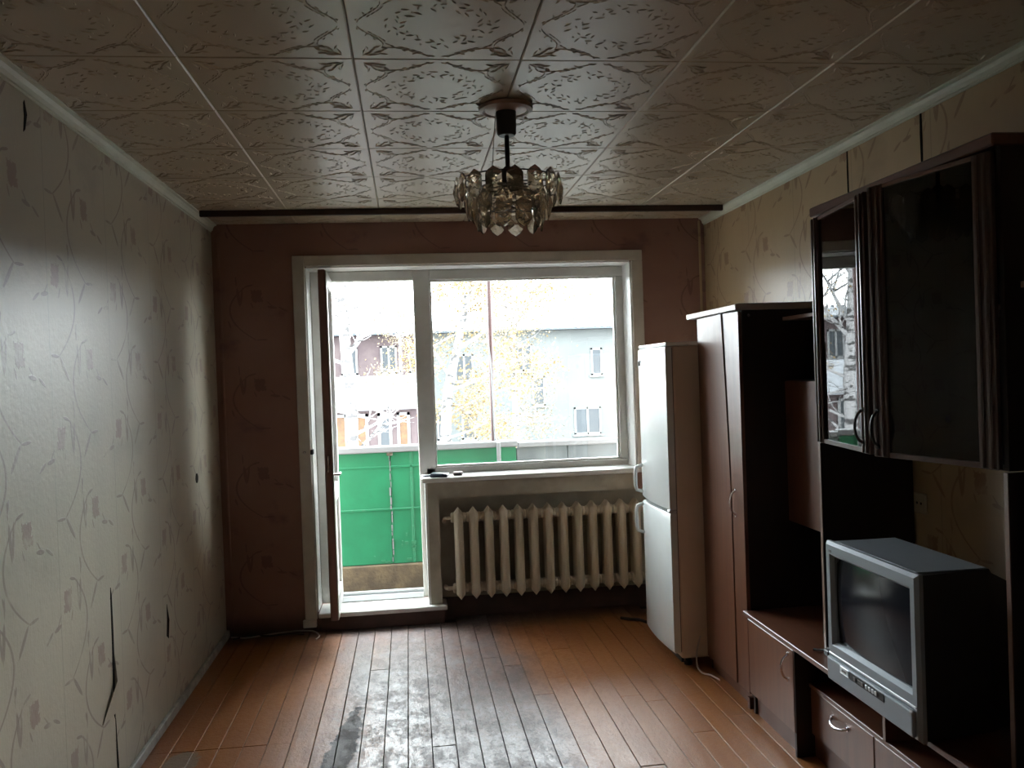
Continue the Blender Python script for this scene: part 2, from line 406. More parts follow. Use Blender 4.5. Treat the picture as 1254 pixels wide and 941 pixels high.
for i in range(-2, 6):
    for j in range(-7, 6):
        cx, cy = .502 + .5*i + .25, 2.57 + .5*j + .25
        if cx > RW + .24 or cx < -.24 or cy > D + .2 or cy < YB - .2: continue
        x0, x1, y1 = max(cx-.2488, .004), min(cx+.2488, RW-.004), min(cy+.2488, D-.004)
        if x1 - x0 < .05 or y1 - cy + .2488 < .05: continue
        if x0 > cx-.2488+.01 or x1 < cx+.2488-.01 or y1 < cy+.2488-.01:
            # border tile, cut to the wall
            b = MB(); b.bm.from_mesh(tm)
            b.bm.transform(Matrix.Translation((cx, cy, RH)))
            for co, no in (((x0,0,0),(-1,0,0)), ((x1,0,0),(1,0,0)), ((0,y1,0),(0,1,0))):
                bmesh.ops.bisect_plane(b.bm, geom=b.bm.verts[:]+b.bm.edges[:]+b.bm.faces[:], plane_co=co, plane_no=no, clear_outer=True)
            o = b.build('ceiling_tile', M['tile'], ce)
        else:
            o = bpy.data.objects.new('ceiling_tile', tm); C.objects.link(o); o.location = (cx, cy, RH); link(o, ce)
            o.rotation_euler = (R.uniform(-.002,.002), R.uniform(-.002,.002), (pi/2)*((i+j) % 4))
wl = struct(MB().box(-.15, 0, YB-.15, D+.4, -.1, RH+.1).build('wall_left', M['paper']))
wr = struct(MB().box(RW, RW+.15, YB-.15, D+.4, -.1, RH+.1).build('wall_right', M['paper_right']))
struct(MB().box(0, RW, YB-.15, YB, -.1, RH+.1).build('wall_rear', M['paper_rear']))
# window wall with its opening, the radiator niche under the sill
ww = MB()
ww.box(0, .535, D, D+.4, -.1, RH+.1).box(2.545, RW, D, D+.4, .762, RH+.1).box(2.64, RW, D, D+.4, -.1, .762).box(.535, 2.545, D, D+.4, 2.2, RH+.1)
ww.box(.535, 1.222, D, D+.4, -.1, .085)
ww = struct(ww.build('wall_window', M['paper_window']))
b = MB().box(1.222, 1.290, D, D+.4, -.1, .865).box(1.290, 2.545, D, D+.4, .762, .865).box(1.290, 2.64, D+.13, D+.4, .12, .762)
b.build('radiator_niche', M['plaster'], ww)
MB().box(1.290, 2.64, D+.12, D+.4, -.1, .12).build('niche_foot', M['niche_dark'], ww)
# torn wallpaper, holes
def tear(parent, axis_x, pts, out=1):
    pl = [(axis_x, y, z) for y, z in pts]
    b = MB(); b.loops([pl, [(axis_x + out*.0015, y, z) for _, y, z in pl]])
    b.build('wallpaper_tear', M['tear'], parent)
tear(wl, 0, [(3.337,.77),(3.345,.74),(3.348,.60),(3.345,.45),(3.332,.28),(3.322,.30),(3.328,.45),(3.331,.60),(3.333,.74)])
tear(wl, 0, [(2.770,2.400),(2.785,2.36),(2.768,2.31),(2.755,2.30),(2.765,2.35),(2.762,2.39)])
tear(wl, 0, [(3.335,.28),(3.350,.1),(3.345,.08),(3.332,.1)])
tear(wl, 0, [(4.05,.52),(4.08,.44),(4.06,.36),(4.03,.38),(4.045,.45)])
for y, w in ((3.469, .012), (2.94, .015)):
    tear(wr, RW, [(y-w*.3,2.43),(y+w*.3,2.43),(y+w*.5,2.34),(y+w*.2,2.10),(y-w*.3,2.10),(y-w*.5,2.32)], -1)
b = MB(); b.lathe([(.026,-.001),(.026,.002)], (0,4.69,1.02), 20, 'X'); b.build('socket_hole', M['tear'], wl)
# a peeled paper flap beside the long tear
MB().loops([[(0.0006,3.337,.30),(.0006,3.20,.31),(.012,3.335,.42),(.004,3.337,.52)],[(.002,3.337,.30),(.0022,3.20,.31),(.0135,3.335,.42),(.0055,3.337,.52)]]).build('paper_flap', M['paper'], wl)
# cornices (trim) with a stepped profile
def cornice(name, x, s):
    pr = [(0,0),(s*.034,0),(s*.034,-.006),(s*.022,-.010),(s*.014,-.022),(s*.010,-.036),(s*.004,-.038),(s*.004,-.045),(0,-.045)]
    L = [[(x+u, y, RH-.004+v) for u, v in pr] for y in (YB, D-.002)]
    struct(MB().loops(L).build(name, M['cornice']))
cornice('trim_1', 0, 1); cornice('trim_2', RW, -1)
# skirting along the left wall and a strip in each corner by the window
struct(MB().box(.001, .020, YB, D-.002, .001, .045, .004).build('baseboard_left', M['skirt']))
struct(MB().box(.030, .046, D-.016, D-.0005, .02, RH-.02, .004).build('trim_3', M['paper_window']))
struct(MB().box(RW-.040, RW-.026, D-.014, D-.0005, 1.2, RH-.02, .004).build('trim_4', M['paper_right']))

# ------------------------------------------------------------------ window and balcony door
wi = struct(empty('window_1', (1.88, D, .87)))
def cas(x0, x1, z0, z1, par): return MB().box(x0, x1, D-.016, D+.001, z0, z1, .004).build('casing', M['casing'], par)
cas(.535, 2.617, 2.200, 2.266, wi); cas(2.545, 2.617, .865, 2.200, wi)
MB().box(2.537, 2.5449, D, D+.20, .897, 2.192).build('reveal_board', M['white'], wi)
MB().box(.543, 2.537, D, D+.20, 2.192, 2.1999).build('reveal_board', M['white'], wi)
FY = 5.45
def fr(x0, x1, z0, z1, par, y0=FY, y1=FY+.07, m='frame', nm='frame_rail'): return MB().box(x0, x1, y0, y1, z0, z1, .006).build(nm, M[m], par)
fr(1.285, 2.545, 2.128, 2.192, wi); fr(2.487, 2.545, .935, 2.128, wi); fr(1.222, 2.545, .866, .935, wi)
b = MB().box(1.284, 2.488, FY+.02, FY+.05, .934, .946, .002).box(1.284, 2.488, FY+.02, FY+.05, 2.117, 2.129, .002).box(1.284, 1.296, FY+.02, FY+.05, .946, 2.117, .002).box(2.476, 2.488, FY+.02, FY+.05, .946, 2.117, .002)
b.build('glazing_bead', M['white'], wi)
MB().box(1.290, 2.482, FY+.033, FY+.037, .940, 2.123).build('pane', M['glass'], wi)
MB().box(1.188, 2.545, D-.045, FY+.001, .866, .896, .005).build('windowsill', M['white'], wi)
dr = struct(empty('door_1', (.87, D, .1)))
cas(.463, .535, .075, 2.266, dr)
MB().box(.535, .5429, D, D+.20, .115, 2.192).build('reveal_board', M['white'], dr)
MB().box(1.207, 1.2219, D-.001, D+.19, .115, .865).build('reveal_board', M['white'], dr)
fr(.543, .612, .115, 2.192, dr, nm='frame_post'); fr(1.180, 1.285, .115, 2.192, dr, nm='frame_post'); fr(.612, 1.180, 2.128, 2.192, dr)
b = MB().box(.612, 1.180, FY-.01, FY+.06, .115, .150, .004).box(.612, 1.180, FY+.015, FY+.045, .150, .168, .003); b.build('threshold', M['steel'], dr)
MB().box(.450, .53, D-.03, D-.001, .03, .075, .004).build('plinth_block', M['casing'], dr)
MB().box(.545, 1.318, D-.045, FY, .086, .115, .005).build('door_step', M['white'], dr)
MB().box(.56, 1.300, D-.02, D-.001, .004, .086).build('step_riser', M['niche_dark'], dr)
# the leaf stands open into the room
HX, HY = .632, FY - .01
lf = empty('door_leaf', (HX, HY, .16)); link(lf, dr)
lr = math.radians(-88.2)
def leafpart(nm, m, boxes, par=None):
    b = MB()
    for (u0, u1, t0, t1, z0, z1) in boxes: b.box(u0, u1, t0, t1, z0-.16, z1-.16, .004)
    o = b.build(nm, M[m]); o.parent = lf if par is None else par; return o
# u runs along the leaf from the hinge, t through its thickness
LW, TH = .565, .046
leafpart('stile', 'frame', [(0, .075, 0, TH, .16, 2.135)]); leafpart('stile', 'sash_brown', [(LW-.075, LW, -.001, TH-.006, .16, 2.135)])
leafpart('stile_face', 'frame', [(LW-.074, LW-.002, TH-.006, TH, .161, 2.134)])
leafpart('rail', 'frame', [(.075, LW-.075, 0, TH, .16, .27)]); leafpart('rail', 'frame', [(.075, LW-.075, 0, TH, .80, .89)]); leafpart('rail', 'frame', [(.075, LW-.075, 0, TH, 2.05, 2.135)])
leafpart('lower_panel', 'white', [(.07, LW-.07, .015, .03, .265, .805)])
o = leafpart('pane', 'glass', []); bpy.data.objects.remove(o)
b = MB().box(.07, LW-.07, .021, .025, .885-.16, 2.055-.16); o = b.build('pane', M['glass']); o.parent = lf
b = MB().tube([(LW+.004, .02, 1.0-.16), (LW+.004, .02, 1.09-.16)], .006, 8); o = b.build('latch', M['chrome']); o.parent = lf
b = MB().tube([(LW-.035, TH, .98-.16), (LW-.035, TH+.03, .98-.16), (LW-.10, TH+.032, .98-.16)], .008, 8); o = b.build('handle', M['chrome']); o.parent = lf
lf.rotation_euler = (0, 0, lr)
for z in (.4, 1.2, 1.95):
    MB().tube([(.623, FY-.012, z), (.623, FY-.012, z+.08)], .008, 8).build('hinge', M['dark_metal'], dr)
b = MB(); b.lathe([(.009, 0), (.009, -.006), (.004, -.012)], (.495, D-.016, 1.085), 12, 'Y'); b.build('latch_button', M['chrome'], dr)
b = MB().box(.53, .548, D-.022, D+.03, 1.07, 1.10, .003); b.build('strike_plate', M['dark_metal'], dr)

# ------------------------------------------------------------------ curtain rail
t = thing('curtain_rail', (1.52, 4.83, RH-.004), 'dark brown wooden curtain rail fixed under the ceiling across the whole window wall', 'curtain rail')
MB().box(.036, 2.994, 4.822, 4.845, RH-.038, RH-.0045, .003).build('fascia_board', M['rail_wood'], t)
MB().box(.036, 2.994, 4.845, 4.875, RH-.016, RH-.0045, .002).build('track', M['rail_wood'], t)

# ------------------------------------------------------------------ chandelier
CX, CY = 1.505, 3.0
t = thing('chandelier', (CX, CY, RH-.004), 'tiered glass chandelier of amber crystal pendants hanging from the ceiling', 'chandelier')
o = MB().lathe([(.02,RH-.0085),(.092,RH-.0085),(.096,RH-.014),(.094,RH-.024),(.082,RH-.028),(.074,RH-.023),(.062,RH-.027),(.045,RH-.030),(.03,RH-.028),(.001,RH-.028)], (CX,CY,0), 48).build('ceiling_rose', M['rose'], t); smooth_by_angle(o)
o = MB().lathe([(.001,RH-.028),(.036,RH-.028),(.034,RH-.105),(.028,RH-.112),(.001,RH-.112)], (CX,CY,0), 32).build('canopy_cup', M['rubber'], t); smooth_by_angle(o)
MB().lathe([(.0085,RH-.11),(.0085,2.15)], (CX,CY,0), 12).build('stem', M['dark_metal'], t)
o = MB().lathe([(.001,2.245),(.012,2.244),(.03,2.225),(.05,2.19),(.052,2.165),(.03,2.16),(.001,2.16)], (CX,CY,0), 24).build('lamp_holder', M['dark_metal'], t); smooth_by_angle(o)
o = MB().lathe([(.001,2.160),(.014,2.158),(.028,2.130),(.030,2.112),(.018,2.090),(.001,2.084)], (CX,CY,0), 20).build('bulb', M['crystal'], t); smooth_by_angle(o)
MB().tube([(CX-.035, CY, RH-.03), (CX-.045, CY-.005, 2.36), (CX-.055, CY-.01, 2.24)], .0016, 6).build('cord', M['cable_white'], t)
def pendant():
    b = MB(); w, h = .028, .050
    out = [(0,h),(w*.62,h*.78),(w,h*.52),(w,-h*.52),(w*.62,-h*.78),(0,-h),(-w*.62,-h*.78),(-w,-h*.52),(-w,h*.52),(-w*.62,h*.78)]
    f = [b.bm.verts.new((x, -.003, z)) for x, z in out]; k = [b.bm.verts.new((x, .003, z)) for x, z in out]
    fa = b.bm.verts.new((0,-.015,-.006)); ka = b.bm.verts.new((0,.008,0))
    for i in range(10):
        j = (i+1) % 10
        b.bm.faces.new((f[i], f[j], fa)); b.bm.faces.new((k[j], k[i], ka)); b.bm.faces.new((f[j], f[i], k[i], k[j]))
    return b.mesh('crystal_pendant', M['crystal'])
pm = pendant()
TR = ((.182, 2.160, 16, .0), (.142, 2.108, 13, .5), (.112, 2.068, 10, .5), (.118, 2.128, 10, .1))
for ti, (r, z, k, ph) in enumerate(TR):
    pts = [(CX + (r-.012)*math.cos(2*pi*i/36), CY + (r-.012)*math.sin(2*pi*i/36), z+.036) for i in range(37)]
    MB().tube(pts, .0025, 6, False).build('ring', M['dark_metal'], t)
    b = MB()
    for q in range(4):
        a = q*pi/2 + ti*.3; b.tube([(CX, CY, z+.036), (CX+(r-.012)*math.cos(a), CY+(r-.012)*math.sin(a), z+.036)], .0025, 5)
    b.build('spokes', M['dark_metal'], t)
    for i in range(k):
        a = -pi/2 + 2*pi*(i+ph)/k
        o = bpy.data.objects.new('crystal_pendant', pm); C.objects.link(o)
        o.location = (CX + r*math.cos(a), CY + r*math.sin(a), z + R.uniform(-.003,.003)); o.rotation_euler = (R.uniform(-.04,.04), 0, a + pi/2 + R.uniform(-.08,.08)); link(o, t)

# ------------------------------------------------------------------ radiator
t = thing('radiator', (1.95, D+.06, .13), 'cream cast iron radiator of ribbed sections in the niche under the window', 'radiator')
SP = .0930
def section():
    b = MB()
    def loop(w, z0, z1, pk, y):
        return [(-w, y, z0+pk), (0, y, z0), (w, y, z0+pk), (w, y, z1-pk), (0, y, z1), (-w, y, z1-pk)]
    y0 = D - .055
    b.loops([loop(.0245, .150, .690, .032, y0+.115), loop(.0270, .142, .700, .034, y0+.095), loop(.0270, .138, .704, .034, y0+.028), loop(.0185, .150, .694, .026, y0+.008), loop(.006, .168, .680, .012, y0)])
    for z in (.640, .205): b.lathe([(.026,-.0465),(.030,-.040),(.030,.040),(.026,.0465)], (0, y0+.06, z), 14, 'X')
    return b.mesh('section', M['radiator'])
sm = section()
for i in range(13):
    o = bpy.data.objects.new('section', sm); C.objects.link(o); o.location = (1.405 + SP*i, 0, 0); link(o, t)
o = MB().tube([(1.362, D+.005, .205), (1.330, D+.005, .205), (1.318, D+.02, .205), (1.316, D+.08, .200)], .013, 10).build('supply_pipe', M['radiator'], t)
MB().tube([(1.362, D+.005, .640), (1.335, D+.005, .640), (1.322, D+.02, .635), (1.318, D+.118, .60)], .011, 10).build('return_pipe', M['radiator'], t)
for z in (.60, .25): 
    for x in (1.6, 2.25): MB().box(x-.008, x+.008, D+.05, D+.129, z, z+.02).build('bracket', M['radiator'], t)

# ------------------------------------------------------------------ small things on the sill
t = thing('wallet', (1.29, D+.03, .896), 'flat dark blue-black case lying at the left end of the windowsill', 'case')
mm = Matrix.Translation((1.30, D+.015, .896)) @ Matrix.Rotation(math.radians(-14), 4, 'Z')
MB().box(-.055, .055, -.04, .04, 0, .020, .005, mm).build('body', M['blue_black'], t)
MB().box(-.050, .030, -.030, .038, .0201, .0225, .001, mm).build('flap', M['panel_grey'], t)
mm = Matrix.Translation((1.24, D+.065, .896)) @ Matrix.Rotation(math.radians(28), 4, 'Z')
MB().box(-.045, .045, -.012, .012, 0, .007, .002, mm).build('pen_loop', M['blue_black'], t)
mm = Matrix.Translation((1.415, D+.045, .896)) @ Matrix.Rotation(math.radians(-8), 4, 'Z')
t = thing('matchbox', (1.415, D+.045, .896), 'small pale pink box lying on the windowsill right of the dark case', 'box')
MB().box(-.028, .028, -.02, .02, 0, .022, .002, mm).build('sleeve', M['pale_pack'], t)
MB().box(-.0235, .0235, -.0215, -.019, .003, .014, .001, mm).build('drawer_end', M['rubber'], t)

# ------------------------------------------------------------------ handles
def bow(p0, p1, out, r=.0048, k=9):
    p0, p1, out = Vector(p0), Vector(p1), Vector(out)
    pts = [p0 + (p1-p0)*(i/(k-1)) + out*math.sin(pi*i/(k-1))**.55 for i in range(k)]
    b = MB().tube(pts, r, 8)
    for p in (p0, p1): b.lathe([(.008,0),(.008,-.004)] if abs(out.x) > 0 else [(.008,0),(.008,-.004)], p, 10, 'X')
    return b

# ------------------------------------------------------------------ refrigerator
t = thing('refrigerator', (2.7, 4.42, 0), 'tall white two-door refrigerator with beige side in the corner by the window', 'refrigerator')
FX, FYn, FYf = 2.395, 4.165, 4.665
o = MB().box(FX+.055, 3.0, FYn, FYf, .045, 1.625, .010).build('cabinet', M['fridge_side'], t)
o = MB().box(FX+.02, 3.0, FYn-.002, FYf+.002, 1.625, 1.645, .006).build('top_panel', M['fridge'], t)
def fdoor(z0, z1):
    prof = []
    for i in range(9):                                       # gently bowed front
        s_ = i/8; y = FYn + (FYf-FYn)*s_; prof.append((FX + .016*(2*s_-1)**2, y))
    for e, z in (): pass
    L = []
    for z, ins in ((z0, .006), (z0+.008, 0), (z1-.008, 0), (z1, .006)):
        L.append([(x+ins, y + (ins if i == 0 else (-ins if i == 8 else 0)), z) for i, (x, y) in enumerate(prof)] + [(FX+.050, FYf, z), (FX+.050, FYn, z)])
    o = MB().loops(L).build('door', M['fridge'], t); smooth_by_angle(o, 50); return o
dl = fdoor(.075, .782); du = fdoor(.800, 1.622)
MB().box(FX+.046, FX+.056, FYn+.006, FYf-.006, .08, 1.615).build('gasket', M['gasket'], t)
def fhandle(z0, z1, door):
    y = FYf - .055
    b = MB(); pts = [(FX+.004, y, z0), (FX-.030, y+.004, z0+.012), (FX-.036, y+.005, z0+.04), (FX-.036, y+.005, z1-.04), (FX-.030, y+.004, z1-.012), (FX+.004, y, z1)]
    b.tube(pts, .010, 10); o = b.build('handle', M['fridge'], door, True)
fhandle(.835, .985, du); fhandle(.610, .772, dl)
b = MB().box(FX+.002, FX+.010, FYf-.075, FYf-.035, 1.555, 1.563).box(FX+.002, FX+.010, FYf-.05, FYf-.042, 1.53, 1.556); b.build('emblem', M['gasket'], du)
MB().box(FX+.01, FX+.05, FYn-.004, FYn+.03, .783, .799, .003).build('hinge', M['steel'], t)
for x, y in ((FX+.10, FYn+.05), (FX+.10, FYf-.05), (2.93, FYn+.05), (2.93, FYf-.05)):
    MB().lathe([(.020,.001),(.022,.012),(.014,.02),(.014,.05)], (x, y, 0), 12).build('foot', M['rubber'], t)
MB().box(FX+.06, FX+.075, FYn+.03, FYf-.03, .02, .075).build('base_grille', M['rubber'], t)

# ------------------------------------------------------------------ wardrobe
WX, WN, WF = 2.575, 3.610, 4.140
t = thing('wardrobe', (2.8, 3.87, 0), 'tall brown wardrobe with ajar door beside the refrigerator', 'wardrobe')
BK = 3.018
MB().box(WX+.018, BK, WN, WN+.018, 0, 1.758, .001).build('side_panel', M['carcass'], t)
MB().box(WX+.018, BK, WF-.018, WF, 0, 1.758, .001).build('side_panel', M['carcass'], t)
MB().box(BK-.008, BK, WN+.018, WF-.018, .05, 1.758).build('back_panel', M['carcass'], t)
MB().box(WX-.012, BK, WN-.004, WF+.13, 1.759, 1.786, .003).build('top_board', M['topwhite'], t)
MB().box(WX+.002, BK, WN-.002, WF+.12, 1.7862, 1.788).build('top_veneer', M['carcass'], t)
MB().box(WX+.02, WX+.036, WN+.018, WF-.018, 0, .06).build('plinth', M['wood_h'], t)
for z in (.062, 1.45): MB().box(WX+.03, BK-.01, WN+.019, WF-.019, z, z+.016).build('inner_shelf', M['carcass'], t)
def warped(nm, y0, y1, z0, z1, th, fx, mt, par):
    b = MB(); ny, nz = 3, 14; g = {}
    for s_ in (0, 1):
        for i in range(ny+1):
            for k in range(nz+1):
                y = y0 + (y1-y0)*i/ny; z = z0 + (z1-z0)*k/nz
                g[s_,i,k] = b.bm.verts.new((WX + fx(y, z) + th*s_, y, z))
    for i in range(ny):
        for k in range(nz):
            b.bm.faces.new((g[0,i,k], g[0,i,k+1], g[0,i+1,k+1], g[0,i+1,k])); b.bm.faces.new((g[1,i,k], g[1,i+1,k], g[1,i+1,k+1], g[1,i,k+1]))
    for k in range(nz):
        b.bm.faces.new((g[0,0,k], g[1,0,k], g[1,0,k+1], g[0,0,k+1])); b.bm.faces.new((g[0,ny,k], g[0,ny,k+1], g[1,ny,k+1], g[1,ny,k]))
    for i in range(ny):
        b.bm.faces.new((g[0,i,0], g[0,i+1,0], g[1,i+1,0], g[1,i,0])); b.bm.faces.new((g[0,i,nz], g[1,i,nz], g[1,i+1,nz], g[0,i+1,nz]))
    return b.build(nm, M[mt], par)
yS = 3.748
d1 = warped('door', yS, WF+.001, .065, 1.752, .016, lambda y, z: -.022*max(0, (z-.85)/.9)**1.4*(WF-y)/(WF-yS) - .004*(WF-y)/(WF-yS), 'wood', t)
d2 = warped('door', WN, yS-.006, .065, 1.752, .016, lambda y, z: -.020*max(0, (z-.85)/.9)**1.4*(y-WN)/(yS-WN), 'wood', t)
MB().box(WX-.0042, WX-.0036, yS+.001, yS+.004, .07, .9).build('edge_band', M['edgeband'], d1)
bow((WX-.001, yS-.05, .840), (WX-.001, yS-.05, .955), (-.028, 0, 0)).build('handle', M['chrome'], d2)
b = MB(); b.lathe([(.006,0),(.006,-.002)], (WX+.05, WN-.0005, 1.735), 10, 'Y'); b.build('screw_cap', M['chrome'], t)
MB().box(WX-.006, WX+.03, WN-.012, WN+.012, 0, .05).build('corner_foot', M['wood_h'], t)

# ------------------------------------------------------------------ shelf column between the wardrobe and the television bay
KX = 2.780; PN = 3.052                                          # column front, near partition panel
t = thing('shelf_column', (2.9, 3.34, .436), 'dark narrow shelf column with small door between wardrobe and television', 'cabinet')
MB().box(2.652, BK, PN-.016, PN, .4365, 1.722, .001).build('partition_panel', M['carcass'], t)
MB().box(2.6495, 2.6525, PN-.0158, PN-.0002, .437, 1.213).build('edge_band', M['edgeband'], t)
MB().box(BK-.006, BK, PN, WN-.001, .4365, 1.722).build('back_panel', M['carcass'], t)
MB().box(KX, BK-.006, PN, WN-.001, 1.706, 1.722, .001).build('top_board', M['edgeband'], t)
MB().box(KX+.016, BK-.006, PN, WN-.001, 1.430, 1.444, .001).build('shelf', M['carcass'], t)
MB().box(KX+.016, BK-.006, PN, WN-.001, .830, .846, .001).build('shelf', M['carcass'], t)
dk = MB().box(KX, KX+.016, PN+.004, WN-.004, .822, 1.440, .002).build('door', M['wood'], t)
bow((KX-.001, PN+.045, .86), (KX-.001, PN+.045, .965), (-.030, 0, 0)).build('handle', M['chrome'], dk)

# ------------------------------------------------------------------ hanging wall cabinet with two smoked glass doors
UX, UN, UF, U0, U1 = 2.668, 2.062, 3.050, 1.215, 2.090
t = thing('wall_cabinet', (2.84, 2.55, U0), 'dark hanging cabinet with two ajar smoked glass doors above the television', 'cabinet')
MB().box(UX, BK, UF-.018, UF, U0, U1-.03, .001).build('side_panel', M['carcass'], t)
MB().box(UX, BK, UN-.018, UN, U0, U1-.03, .001).build('side_panel', M['carcass'], t)
MB().box(UX, BK, UN, UF-.018, U0, U0+.018, .001).build('bottom_board', M['carcass'], t)
MB().box(BK-.006, BK, UN, UF-.018, U0+.018, U1-.03).build('back_panel', M['carcass'], t)
MB().box(UX+.06, BK-.006, UN, UF-.018, 1.640, 1.656, .001).build('shelf', M['edgeband'], t)
MB().box(UX-.024, BK, UN-.020, UF+.004, U1-.03, U1+.004, .004).build('top_board', M['wood_h'], t)
def gdoor(hinge_y, sgn, ang, wd):
    o = empty('door', (UX-.002, hinge_y, U0)); link(o, t)
    H = U1-.038-U0
    def part(nm, m, bx, bev=.003):
        b = MB()
        for q in bx: b.box(*q, bev)
        p = b.build(nm, M[m]); p.parent = o; return p
    # local: y along the door from the hinge, x towards the cabinet
    def Y(a, c): return (min(sgn*a, sgn*c), max(sgn*a, sgn*c))
    st = .062
    for a, c in ((.001, st), (wd-st, wd)):
        y0, y1 = Y(a, c); part('stile', 'wood_dark', [(-.018, 0, y0, y1, .002, H)])
        ya, yb = Y(a+.010, a+.024); part('moulding', 'wood_dark', [(-.025, -.0181, ya, yb, .003, H-.001)], .004)
        ya, yb = Y(c-.024, c-.010); part('moulding', 'wood_dark', [(-.025, -.0181, ya, yb, .003, H-.001)], .004)
    y0, y1 = Y(st, wd-st)
    part('rail', 'wood_dark', [(-.014, 0, y0, y1, .002, .018)], .002); part('rail', 'edgeband', [(-.014, 0, y0, y1, H-.012, H)], .002)
    y0, y1 = Y(st-.004, wd-st+.004)
    g = MB().box(-.010, -.006, y0, y1, .012, H-.008).build('pane', M['smoke']); g.parent = o
    hy = sgn*(wd-.030)
    b = bow((-.0255, hy, .035), (-.0255, hy, .145), (-.026, 0, 0)); h = b.build('handle', M['dark_metal']); h.parent = o
    o.rotation_euler = (0, 0, ang)
    return o
gdoor(UF, -1, -math.radians(8.2), .496)
d2g = gdoor(UN, 1, math.radians(11), .458)
b = MB(); b.lathe([(.010,-.0105),(.010,-.0102)], (0, .17, .13), 18, 'X'); q = b.build('cam_plug', M['tear']); q.parent = d2g

# ------------------------------------------------------------------ low television stand
TX, TZ = 2.553, .436
t = thing('tv_stand', (2.8, 2.7, 0), 'long low brown stand with drawers and a cupboard under the television', 'tv stand')
SN, SF = 1.45, 3.560
MB().box(TX, BK, SN, WN-.006, TZ-.018, TZ, .002).build('top_board', M['wood_h'], t)
MB().box(TX-.0015, TX+.0005, SN, WN-.007, TZ-.0165, TZ-.0015).build('edge_band', M['edgeband'], t)
MB().box(TX+.02, BK, SF-.016, SF, .0, TZ-.018, .001).build('side_panel', M['carcass'], t)
MB().box(TX+.006, BK, 3.115, 3.131, .0, TZ-.018, .001).build('side_panel', M['carcass'], t)
MB().box(BK-.006, BK, SN, SF-.016, .06, TZ-.018).build('back_panel', M['carcass'], t)
dk = MB().box(TX+.003, TX+.019, 3.122, SF-.001, .092, TZ-.022, .002).build('door', M['wood'], t)
bow((TX+.002, 3.165, .285), (TX+.002, 3.165, .385), (-.028, 0, 0)).build('handle', M['chrome'], dk)
DX = 2.620
MB().box(DX-.004, BK-.01, SN, 3.114, .270, .286, .001).build('niche_floor', M['wood_h'], t)
MB().box(DX-.0055, DX-.0045, SN, 3.114, .2715, .2845).build('edge_band', M['edgeband'], t)
MB().box(DX-.01, BK-.01, 2.575, 2.591, .287, TZ-.018, .001).build('divider', M['wood'], t)
for y0, y1 in ((2.664, 3.110), (2.214, 2.658), (1.764, 2.208)):
    dw = MB().box(DX-.002, DX+.014, y0, y1, .092, .268, .002).build('drawer', M['wood'], t)
    MB().box(DX+.015, BK-.05, y0+.01, y1-.01, .10, .25).build('drawer_box', M['carcass'], dw)
    ym = (y0+y1)/2
    bow((DX-.003, ym-.055, .222), (DX-.003, ym+.055, .222), (-.026, 0, -.012)).build('handle', M['chrome'], dw)
MB().box(DX+.012, DX+.028, SN, 3.114, 0, .088).build('plinth', M['wood_h'], t)
MB().box(TX+.030, TX+.046, 3.131, SF-.016, 0, .088).build('plinth', M['wood_h'], t)

# ------------------------------------------------------------------ television
t = thing('television', (2.7, 2.48, TZ), 'silver tube television with dark screen standing on the low brown stand', 'television')
VX, VN, VF, V0, V1 = 2.512, 2.226, 2.752, TZ+.001, .912
mid = (VN+VF)/2
# front bezel as a frame around the screen
sy0, sy1, sz0, sz1 = VN+.040, VF-.042, .575, .862
b = MB()
L = [[(VX+.022, VN, V0), (VX+.022, VF, V0), (VX+.022, VF, V1), (VX+.022, VN, V1)],
     [(VX+.010, VN, V0), (VX+.010, VF, V0), (VX+.010, VF, V1), (VX+.010, VN, V1)],
     [(VX, VN+.010, V0+.008), (VX, VF-.010, V0+.008), (VX, VF-.010, V1-.010), (VX, VN+.010, V1-.010)],
     [(VX, sy0-.010, sz0-.010), (VX, sy1+.010, sz0-.010), (VX, sy1+.010, sz1+.010), (VX, sy0-.010, sz1+.010)],
     [(VX+.014, sy0, sz0), (VX+.014, sy1, sz0), (VX+.014, sy1, sz1), (VX+.014, sy0, sz1)],
     [(VX+.022, sy0, sz0), (VX+.022, sy1, sz0), (VX+.022, sy1, sz1), (VX+.022, sy0, sz1)]]
b.loops(L, closed=True); b.build('bezel', M['tv_silver'], t)
b = MB(); ny, nz = 12, 10; g = {}
for i in range(ny+1):
    for k in range(nz+1):
        u, v = i/ny*2-1, k/nz*2-1
        g[i,k] = b.bm.verts.new((VX+.010+.014*(u*u*.6+v*v*.4), sy0+(sy1-sy0)*i/ny, sz0+(sz1-sz0)*k/nz))
for i in range(ny):
    for k in range(nz): b.bm.faces.new((g[i,k], g[i,k+1], g[i+1,k+1], g[i+1,k]))
bx = [b.bm.verts.new((VX+.055, y, z)) for y, z in ((sy0,sz0),(sy1,sz0),(sy1,sz1),(sy0,sz1))]
b.bm.faces.new(bx)
edges = [[g[i,0] for i in range(ny+1)], [g[ny,k] for k in range(nz+1)], [g[i,nz] for i in range(ny,-1,-1)], [g[0,k] for k in range(nz,-1,-1)]]
for q in range(4): b.bm.faces.new(edges[q] + [bx[(q+1)%4], bx[q]])
smooth_by_angle(b.build('screen', M['screen'], t), 35)
